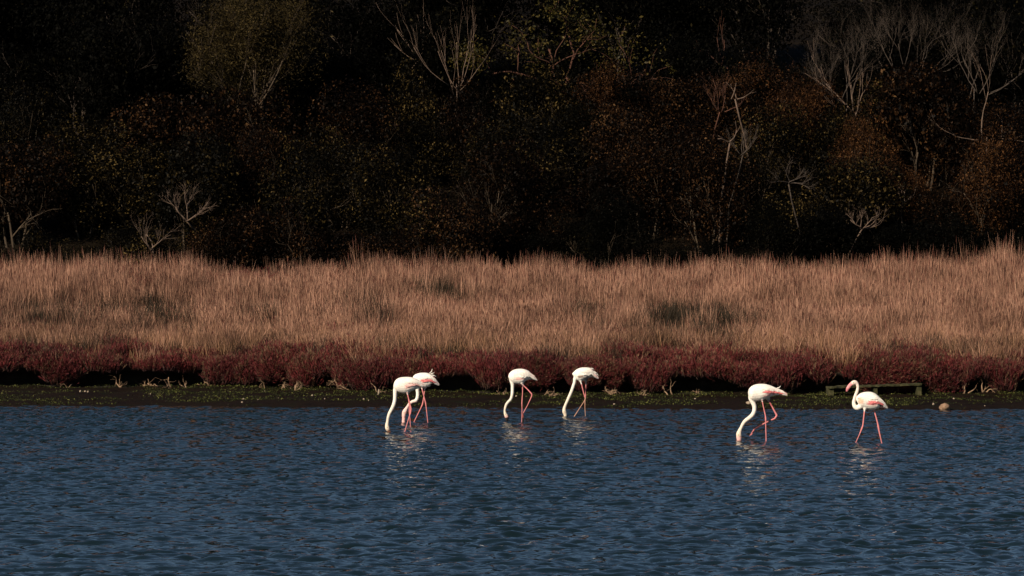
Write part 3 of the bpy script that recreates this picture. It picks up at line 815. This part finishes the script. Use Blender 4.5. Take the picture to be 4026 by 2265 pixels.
ROOTS = [(470, 1520, .3), (590, 1505, .34), (630, 1505, .3), (680, 1520, .34), (730, 1520, .25), (260, 1520, .22), (825, 1508, .25), (1000, 1512, .34), (1045, 1520, .28), (1120, 1522, .25), (1160, 1526, .25),
         (1340, 1524, .36), (1395, 1525, .34), (1440, 1530, .28), (1480, 1540, .22), (1985, 1545, .28), (2130, 1550, .34), (2160, 1552, .22), (2405, 1545, .25), (2530, 1548, .2), (2650, 1545, .26),
         (2745, 1545, .16), (3085, 1540, .3), (3680, 1538, .3), (3735, 1530, .26), (3800, 1540, .28), (3855, 1535, .3), (3945, 1535, .34), (2410, 1548, .2), (890, 1515, .2)]
for i, (px, py, L) in enumerate(ROOTS):
    rng = random.Random(600 + i)
    p = mud_point(px, py + 6)
    p.y = min(p.y, float(bank_y(np.array([p.x]))[0]) - .02)
    gz = float(mud_z(np.array([p.x]), np.array([p.y]))[0])
    mb = MB()
    for k in range(rng.randint(2, 4)):
        d = (rng.uniform(-1, 1), rng.uniform(-.2, .7), rng.uniform(.35, 1.1))
        grow(mb, rng, (rng.gauss(0, .04), 0, -.04), d, L * rng.uniform(.7, 1.15), .023, 2, -.05, .9, (1, 3), 4, .35, .5, 5)
    o = link("bank_root", mb.mesh("bank_root"), M['root']); o.location = (p.x, p.y, gz)
    tag(o, "gnarled pale root at the foot of the dark undercut bank", "root", "gnarled roots along the undercut bank")

# ------------------------------------------------------------------ flamingos
WHITE = (.88, .84, .76); CREAM = (.76, .66, .52); PINK = (.72, .20, .20); LEG = (.66, .23, .23); TANLEG = (.48, .27, .19); BLACK = (.012, .010, .010); PALEP = (.85, .50, .46); GREY = (.34, .32, .30)
DKLEG = (.09, .02, .025)
BROWN = (.16, .07, .045)

def catmull(pts, m=6):
    """smooth a list of (x, y, r, ...) tuples"""
    A = np.array(pts, float); out = []
    n = len(A)
    for i in range(n - 1):
        p0, p1, p2, p3 = A[max(i - 1, 0)], A[i], A[i + 1], A[min(i + 2, n - 1)]
        for k in range(m):
            t = k / m
            out.append(.5 * ((2 * p1) + (-p0 + p2) * t + (2 * p0 - 5 * p1 + 4 * p2 - p3) * t * t + (-p0 + 3 * p1 - 3 * p2 + p3) * t ** 3))
    out.append(A[-1]); return np.array(out)

def flamingo(spec):
    ox, oy, zs = spec['org']                       # crop origin and zoom of the traced side view
    foot = spec['foot']
    fpy = oy + foot[1] / zs
    Y = FPX * CAMZ / (fpy - HY)
    s = Y / FPX / zs                               # metres per traced unit at the bird's distance
    fx, fy = foot
    P = lambda x, y, lat=0.0: Vector(((x - fx) * s, lat, (fy - y) * s))
    root = empty("flamingo", ((ox + fx / zs - CX) * Y / FPX, Y, 0.0))
    mb = MB()
    # torso: elliptic sections between the traced back and belly lines
    top = catmull(spec['top'], 4); bot = catmull(spec['bot'], 4)
    x0, x1 = max(top[0, 0], bot[0, 0]), min(top[-1, 0], bot[-1, 0])
    X = x0 + (x1 - x0) * (0.5 - 0.5 * np.cos(np.linspace(0.0, math.pi, 26)))
    ty = np.interp(X, top[:, 0], top[:, 1]); by_ = np.interp(X, bot[:, 0], bot[:, 1])
    hh = np.maximum((by_ - ty) / 2, 3.0) * s
    hh[0] *= .45; hh[-1] *= .5
    cz = (ty + by_) / 2
    wid = np.minimum(hh * .95, .125); wid *= np.interp(np.linspace(0, 1, 26), [0, .15, .5, .8, 1], [.9, 1, 1.05, .9, .55])
    n = 20; b0 = len(mb.v); wk = spec.get('wing', 0)
    colf = spec['color']
    for i in range(26):
        for k in range(n):
            w = 2 * math.pi * k / n
            mb.v.append(P(X[i], cz[i]) + Vector((0, math.sin(w) * wid[i], math.cos(w) * hh[i])))
            mb.c.append(colf(X[i], cz[i] - math.cos(w) * hh[i] / s, math.cos(w)))
    for i in range(25):
        for k in range(n):
            k2 = (k + 1) % n
            mb.f.append((b0 + i * n + k, b0 + i * n + k2, b0 + (i + 1) * n + k2, b0 + (i + 1) * n + k))
    mb.f.append(tuple(b0 + k for k in reversed(range(n)))); mb.f.append(tuple(b0 + 25 * n + k for k in range(n)))
    # neck and head, then bill
    nk = catmull([q[:3] for q in spec['neck']], 6)
    ncol = spec.get('neckc', [WHITE] * len(nk))
    m = len(nk); nc = []
    for i in range(m):
        f = i / (m - 1); nc.append(tuple(np.array(WHITE) * (1 - f) + np.array(spec.get('headc', CREAM)) * f) if f > .35 else WHITE)
    mb.tube([P(a, b) for a, b, r in nk], [r * s * .96 for a, b, r in nk], n=12, col=nc, lat=.92)
    bl = catmull([q[:3] for q in spec['bill']], 5)
    bc = []
    for i in range(len(bl)):
        f = i / (len(bl) - 1); bc.append(spec.get('tipc', BLACK) if f > spec.get('tipf', .62) else spec.get('billc', PALEP))
    mb.tube([P(a, b) for a, b, r in bl], [r * s for a, b, r in bl], n=10, col=bc, lat=.75)
    # legs, lateral left and right, running on below the water line
    for li, leg in enumerate(spec['legs']):
        lat = .045 if li else -.045
        pts = leg['p']
        cs = leg.get('c', [spec.get('legc', LEG)] * len(pts))
        A = [P(q[0], q[1], lat) for q in pts]; R = [max(q[2] * s * .74, .0085) for q in pts]
        if leg.get('wet', True):
            d = (A[-1] - A[-2]).normalized(); A.append(A[-1] + d * .16); R.append(R[-1]); cs = cs + [cs[-1]]
        D = []; DR = []; DC = []
        for i in range(len(A) - 1):                # densify so joints stay where they are
            for k in range(4):
                t = k / 4; D.append(A[i].lerp(A[i + 1], t)); DR.append(R[i] * (1 - t) + R[i + 1] * t); DC.append(cs[i])
        D.append(A[-1]); DR.append(R[-1]); DC.append(cs[-1])
        th = leg.get('thigh')
        mb.tube(D, DR, n=8, col=[tuple(c) for c in DC])
        q0 = P(pts[0][0], pts[0][1], lat); q1 = P(*leg['hip'], lat * .7)
        mb.tube([q1, q1.lerp(q0, .6), q0 + (A[1] - A[0]) * leg.get('fluff', .06)], [.055, .038, R[0] * 1.1], n=10, col=[WHITE, leg.get('tc', WHITE), leg.get('tc', WHITE)])
        for toe in leg.get('toes', []):
            mb.tube([P(*q[:2], lat + q[2]) for q in toe], [.011, .010, .006][:len(toe)], n=6, col=LEG)
    src = mb.mesh("flamingo_src")
    tmp = bpy.data.objects.new("flamingo_tmp", src); COL.objects.link(tmp)
    r = tmp.modifiers.new("r", 'REMESH'); r.mode = 'VOXEL'; r.voxel_size = .0068
    sm = tmp.modifiers.new("s", 'SMOOTH'); sm.factor = .5; sm.iterations = 3
    bpy.context.view_layer.update()
    dg = bpy.context.evaluated_depsgraph_get()
    me = bpy.data.meshes.new_from_object(tmp.evaluated_get(dg)); me.name = "flamingo_body"
    bpy.data.objects.remove(tmp)
    kd = KDTree(len(mb.v))
    for i, v in enumerate(mb.v): kd.insert(v, i)
    kd.balance()
    C = np.empty((len(me.vertices), 3), np.float32)
    for i, v in enumerate(me.vertices):
        near = kd.find_n(v.co, 3); ws = [1 / (d + 1e-4) for _, _, d in near]; tw = sum(ws)
        C[i] = sum(np.array(mb.c[j]) * w for (_, j, _), w in zip(near, ws)) / tw
    for a in list(me.attributes):
        if a.name == "Col": me.attributes.remove(a)
    put_col(me, C)
    me.polygons.foreach_set("use_smooth", np.ones(len(me.polygons), dtype=bool))
    me.materials.clear()
    body = link("body", me, M['plumage'], root)
    # folded wings: overlapping feathers along each flank
    rs = np.random.RandomState(spec['seed'])
    for side in (-1, 1):
        fm = MB()
        def surf(tx, th, lift):
            x = X[0] + (X[-1] - X[0]) * tx
            i = np.interp(x, X, np.arange(26)); i0 = int(min(i, 24)); f = i - i0
            h = hh[i0] * (1 - f) + hh[i0 + 1] * f; w = wid[i0] * (1 - f) + wid[i0 + 1] * f; c = cz[i0] * (1 - f) + cz[i0 + 1] * f
            return P(x, c) + Vector((0, side * (math.sin(th) * w + lift * math.sin(th)), math.cos(th) * h + lift * math.cos(th)))
        def feather(a, b, wd, c, drop=.0, lift=.006):
            """a slim leaf of a feather from a to b, both on the flank (t, theta)"""
            p0 = surf(a[0], a[1], lift); p1 = surf(min(b[0], 1.0), b[1], lift + .006)
            if b[0] > 1: p1 = p1 + Vector(((b[0] - 1) * (X[-1] - X[0]) * s, 0, -drop))
            d = p1 - p0; nrm = Vector((0, side, .25)).normalized(); w = d.cross(nrm).normalized() * wd
            mid = p0.lerp(p1, .6) + nrm * .004
            b1 = len(fm.v)
            fm.v += [p0, p0.lerp(p1, .3) + w * .8, mid + w, p1, mid - w, p0.lerp(p1, .3) - w * .8, mid + nrm * .003]
            fm.c += [c] * 7
            fm.f += [(b1, b1 + 1, b1 + 6), (b1 + 1, b1 + 2, b1 + 6), (b1 + 2, b1 + 3, b1 + 6), (b1 + 3, b1 + 4, b1 + 6), (b1 + 4, b1 + 5, b1 + 6), (b1 + 5, b1, b1 + 6)]
        for k in range(9):                                            # dark flight feathers under the rest
            feather((.66 + .02 * k, 1.75), (.93 + .012 * k, 1.85 + .03 * rs.normal()), .014, spec.get('flight', BLACK), lift=.004)
        for k in range(13):                                           # pink lower coverts
            t = .34 + .035 * k
            feather((t, 1.55 + .1 * rs.normal()), (t + .17, 1.72 + .08 * rs.normal()), .017, tuple(np.array(spec.get('covert', PINK)) * rs.uniform(.8, 1.1)), lift=.007)
        for k in range(16):                                           # white scapulars
            t = .30 + .03 * k
            c = np.array(WHITE) * rs.uniform(.92, 1.0)
            feather((t, .95 + .15 * rs.normal()), (t + .22, 1.30 + .12 * rs.normal()), .022, tuple(c), lift=.010)
        for k in range(7):                                            # long plumes over the tail
            c = np.array(WHITE if rs.rand() < .6 else PALEP) * rs.uniform(.85, 1)
            feather((.72, .7 + .15 * k), (1.0 + spec.get('plume', .03) * rs.rand(), .9 + .16 * k), .016, tuple(c), lift=.010, drop=.01)
        me2 = fm.mesh("flamingo_wing", False)
        link("wing", me2, M['plumage'], root)
    # loose raised plumes
    if spec.get('wisps'):
        fm = MB()
        for w in spec['wisps']:
            fm.tube([P(*q) for q in w], [.012, .009, .003][:len(w)], n=6, col=[GREY, WHITE, WHITE][:len(w)], lat=.4)
        link("raised_plumes", fm.mesh("raised_plumes"), M['plumage'], root)
    # eyes
    for side in (-1, 1):
        ex, ey, er = spec['eye']
        e = rock_mesh("flamingo_eye", 5, .0085, (1, .5, 1), 2, 0.0)
        eo = link("eye", e, M['eye'], root); eo.location = P(ex, ey, side * er * s * .90)
    tag(root, spec['label'], "flamingo", "flamingos wading along the shore")

em = NT("flamingo_eye"); em.p.inputs["Base Color"].default_value = (.25, .17, .03, 1); em.set(.15, .5); M['eye'] = em.m

def patch(x, y, cx, cy, rx, ry): return ((x - cx) / rx) ** 2 + ((y - cy) / ry) ** 2 < 1
def mk(patches, tail=None, tailc=PALEP):
    def f(x, y, up):
        for (cx, cy, rx, ry, c) in patches:
            if patch(x, y, cx, cy, rx, ry): return c
        if tail is not None and x > tail: return tailc
        return WHITE
    return f

BIRDS = [
 dict(seed=1, org=(1460, 1420, 3.814), foot=(545, 1064),
  label="leftmost flamingo, white with pale bill dipped in the water, its tail overlapping another flamingo",
  top=[(330, 372), (345, 312), (385, 265), (450, 241), (560, 236), (640, 250), (720, 290), (775, 335), (812, 366)],
  bot=[(330, 400), (352, 425), (390, 452), (430, 474), (500, 485), (560, 470), (640, 436), (720, 406), (812, 378)],
  neck=[(385, 385, 52), (363, 430, 38), (357, 500, 31), (352, 580, 29), (335, 655, 29), (302, 728, 28), (270, 790, 26), (252, 850, 24), (243, 908, 23), (236, 955, 30), (240, 1000, 35), (254, 1036, 31)],
  bill=[(248, 1020, 30), (262, 1050, 27), (282, 1068, 20), (300, 1085, 14)], billc=BROWN, tipc=BROWN, headc=CREAM, eye=(236, 990, 35),
  legs=[dict(hip=(545, 430), p=[(540, 478, 14), (570, 600, 13), (598, 715, 19), (590, 772, 15), (548, 905, 11), (502, 1062, 11)]),
        dict(hip=(560, 430), p=[(548, 486, 13), (566, 640, 12), (572, 765, 17), (580, 880, 11), (591, 1066, 10)])],
  color=mk([(550, 375, 60, 28, PALEP), (650, 350, 70, 22, PALEP), (715, 352, 50, 24, PINK)], 790), covert=PALEP, plume=.02),
 dict(seed=2, org=(1460, 1420, 3.814), foot=(745, 922),
  label="flamingo partly hidden behind the leftmost one, kinked neck and raised tail plumes",
  top=[(612, 270), (630, 222), (660, 198), (710, 179), (770, 172), (845, 177), (895, 198), (940, 232), (980, 280), (1012, 345)],
  bot=[(612, 290), (635, 345), (670, 395), (720, 408), (790, 400), (845, 390), (890, 378), (940, 365), (980, 362), (1012, 368)],
  neck=[(690, 360, 46), (690, 410, 33), (696, 480, 27), (690, 550, 27), (664, 594, 27), (620, 607, 25), (577, 634, 22), (546, 676, 20), (524, 716, 27), (502, 756, 37), (490, 800, 34), (486, 842, 28)],
  bill=[(488, 835, 28), (484, 880, 25), (482, 925, 25), (490, 965, 18), (505, 990, 12)], billc=PALEP, tipc=PALEP, headc=PALEP, eye=(492, 775, 35),
  legs=[dict(hip=(765, 350), p=[(758, 400, 15), (787, 515, 12), (816, 630, 15), (824, 690, 12), (849, 924, 10)]),
        dict(hip=(805, 360), p=[(800, 420, 13), (787, 540, 12), (766, 652, 16), (742, 705, 12), (636, 920, 11)])],
  color=mk([(800, 292, 62, 26, PINK), (950, 275, 50, 45, PINK), (925, 358, 50, 24, BLACK)], 985, PALEP), plume=.04,
  wisps=[[(868, 182), (900, 160), (914, 116)], [(885, 190), (918, 184), (948, 170)], [(900, 205), (940, 215), (975, 235)]]),
 dict(seed=3, org=(1930, 1420, 4.83), foot=(597, 1160),
  label="feeding flamingo with one leg bent back in a triangle, third flamingo from the left",
  top=[(330, 285), (345, 240), (380, 196), (440, 161), (520, 145), (600, 145), (680, 166), (735, 197), (785, 258), (830, 308), (872, 345)],
  bot=[(330, 300), (352, 352), (392, 392), (440, 422), (490, 433), (560, 436), (620, 414), (660, 376), (720, 352), (790, 352), (872, 362)],
  neck=[(400, 350, 60), (400, 395, 43), (411, 450, 35), (410, 530, 32), (407, 610, 31), (394, 682, 29), (369, 736, 28), (326, 780, 28), (291, 832, 27), (272, 892, 24), (264, 950, 22), (274, 1000, 30), (294, 1040, 36)],
  bill=[(288, 1030, 36), (303, 1070, 34), (304, 1108, 32), (300, 1140, 25)], billc=PALEP, tipc=BLACK, tipf=.3, headc=CREAM, eye=(278, 1005, 33),
  legs=[dict(hip=(580, 380), p=[(596, 440, 16), (692, 530, 17), (776, 622, 20), (776, 662, 17), (700, 830, 12), (606, 1000, 13), (612, 1080, 26), (612, 1150, 24)], c=[LEG, LEG, LEG, LEG, LEG, (.25, .06, .05), BLACK, BLACK]),
        dict(hip=(590, 390), p=[(605, 465, 14), (600, 640, 13), (590, 792, 18), (592, 900, 12), (584, 1165, 10)])],
  color=mk([(580, 335, 110, 14, PALEP), (780, 328, 32, 16, BLACK)], None), covert=WHITE, flight=(.1, .08, .07)),
 dict(seed=4, org=(1930, 1420, 4.83), foot=(1700, 1050),
  label="feeding flamingo with a straight slanting neck and ruffled grey tail, fourth from the left",
  top=[(1544, 238), (1570, 206), (1620, 161), (1680, 131), (1760, 118), (1850, 121), (1905, 135), (1950, 180), (1985, 235), (2030, 300)],
  bot=[(1544, 250), (1570, 285), (1605, 322), (1645, 364), (1695, 388), (1745, 372), (1800, 352), (1860, 325), (1920, 300), (1975, 318), (2030, 345)],
  neck=[(1620, 300, 55), (1597, 350, 38), (1588, 400, 32), (1560, 490, 31), (1525, 590, 31), (1481, 690, 30), (1441, 780, 29), (1406, 862, 29), (1393, 925, 37), (1399, 980, 41)],
  bill=[(1400, 975, 40), (1412, 1020, 32), (1416, 1050, 26), (1425, 1080, 18)], billc=CREAM, tipc=CREAM, headc=CREAM, eye=(1388, 960, 40),
  legs=[dict(hip=(1700, 330), p=[(1708, 398, 20), (1722, 440, 16), (1760, 600, 14), (1794, 700, 19), (1786, 745, 14), (1786, 900, 11), (1796, 1060, 9)], c=[WHITE, LEG, LEG, TANLEG, TANLEG, TANLEG, TANLEG], tc=WHITE),
        dict(hip=(1790, 330), p=[(1804, 400, 20), (1805, 455, 14), (1800, 600, 13), (1801, 712, 16), (1762, 780, 12), (1680, 905, 11), (1598, 1032, 14)], c=[GREY, LEG, LEG, TANLEG, TANLEG, TANLEG, TANLEG], tc=GREY)],
  color=mk([(1740, 290, 110, 12, (.22, .12, .08)), (1830, 330, 70, 38, GREY), (1950, 240, 22, 16, (.2, .18, .16)), (2010, 270, 40, 35, GREY)], None), covert=WHITE, flight=(.12, .1, .09), plume=.05,
  wisps=[[(1900, 135), (1935, 140), (1965, 165)], [(1950, 190), (1990, 215), (2030, 240)], [(1985, 245), (2020, 250), (2052, 280)]]),
 dict(seed=5, org=(2840, 1460, 4.528), foot=(776, 1240),
  label="feeding flamingo holding one bent leg up above the water",
  top=[(458, 372), (474, 312), (520, 265), (580, 236), (660, 222), (760, 225), (840, 244), (900, 268), (980, 306), (1060, 340), (1150, 388)],
  bot=[(458, 400), (472, 455), (500, 505), (545, 530), (610, 534), (680, 526), (740, 502), (820, 470), (900, 442), (960, 426), (1050, 430), (1150, 440)],
  neck=[(525, 420, 66), (515, 480, 53), (541, 545, 46), (570, 620, 41), (570, 700, 39), (540, 770, 40), (480, 830, 39), (411, 882, 36), (366, 940, 32), (336, 1000, 29), (313, 1050, 36), (296, 1110, 50), (298, 1160, 52)],
  bill=[(299, 1150, 52), (298, 1200, 46), (305, 1245, 34), (320, 1280, 24)], billc=PALEP, tipc=PALEP, headc=CREAM, eye=(285, 1130, 50),
  legs=[dict(hip=(700, 470), p=[(706, 520, 17), (731, 645, 15), (764, 790, 18), (770, 852, 23), (768, 905, 15), (772, 1050, 15), (776, 1240, 15)]),
        dict(hip=(800, 440), p=[(838, 540, 18), (895, 640, 20), (942, 730, 22), (976, 788, 26), (938, 842, 22), (862, 875, 18), (835, 888, 18), (742, 935, 17), (715, 950, 18), (655, 988, 18), (585, 1028, 20), (560, 1045, 17)],
             c=[(.5, .13, .14), LEG, LEG, LEG, LEG, BLACK, LEG, LEG, DKLEG, DKLEG, DKLEG, LEG], wet=False, fluff=0.0, tc=GREY,
             toes=[[(565, 1040, 0), (530, 1090, -.025), (482, 1158, -.045)], [(570, 1045, 0), (545, 1095, .0), (505, 1150, .0)], [(575, 1045, 0), (560, 1085, .025), (528, 1135, .045)]])],
  color=mk([(905, 385, 42, 28, PINK), (825, 415, 28, 24, PINK), (760, 430, 40, 18, PALEP), (1060, 360, 75, 22, PINK), (1000, 355, 26, 16, (.12, .06, .05))], 1010, PALEP), plume=.02,
  wisps=[[(970, 300), (1010, 290), (1042, 260)]]),
 dict(seed=6, org=(3220, 1440, 4.025), foot=(780, 1222),
  label="the only flamingo with its head raised, walking in front of the mossy bench",
  top=[(590, 515), (608, 470), (650, 430), (720, 408), (800, 403), (870, 420), (930, 460), (980, 510), (1030, 568), (1085, 640)],
  bot=[(590, 530), (606, 572), (640, 620), (680, 660), (740, 680), (800, 690), (870, 688), (930, 672), (980, 656), (1030, 668), (1085, 672)],
  neck=[(680, 600, 52), (645, 640, 46), (602, 657, 43), (566, 632, 37), (551, 580, 30), (560, 520, 26), (580, 450, 24), (604, 390, 24), (615, 332, 24), (604, 284, 27), (575, 256, 35), (545, 262, 37), (520, 275, 32)],
  bill=[(525, 272, 32), (492, 300, 28), (467, 332, 27), (449, 366, 25), (438, 402, 13)], billc=(.80, .32, .34), tipc=(.55, .20, .22), headc=(.82, .66, .58), eye=(540, 258, 36),
  legs=[dict(hip=(730, 630), p=[(718, 690, 22), (715, 715, 17), (704, 805, 16), (691, 935, 16), (674, 985, 21), (640, 1070, 12), (574, 1215, 10)], c=[WHITE, LEG, LEG, LEG, LEG, LEG, LEG]),
        dict(hip=(860, 630), p=[(882, 706, 20), (891, 745, 17), (930, 890, 17), (945, 960, 23), (960, 1050, 17), (1000, 1225, 13)], tc=GREY)],
  color=mk([(655, 540, 42, 46, (.80, .50, .36)), (640, 505, 36, 18, PINK), (810, 600, 95, 20, PINK), (985, 615, 32, 14, BROWN)], 960, PALEP), plume=.02),
]
for b in BIRDS:
    flamingo(b)
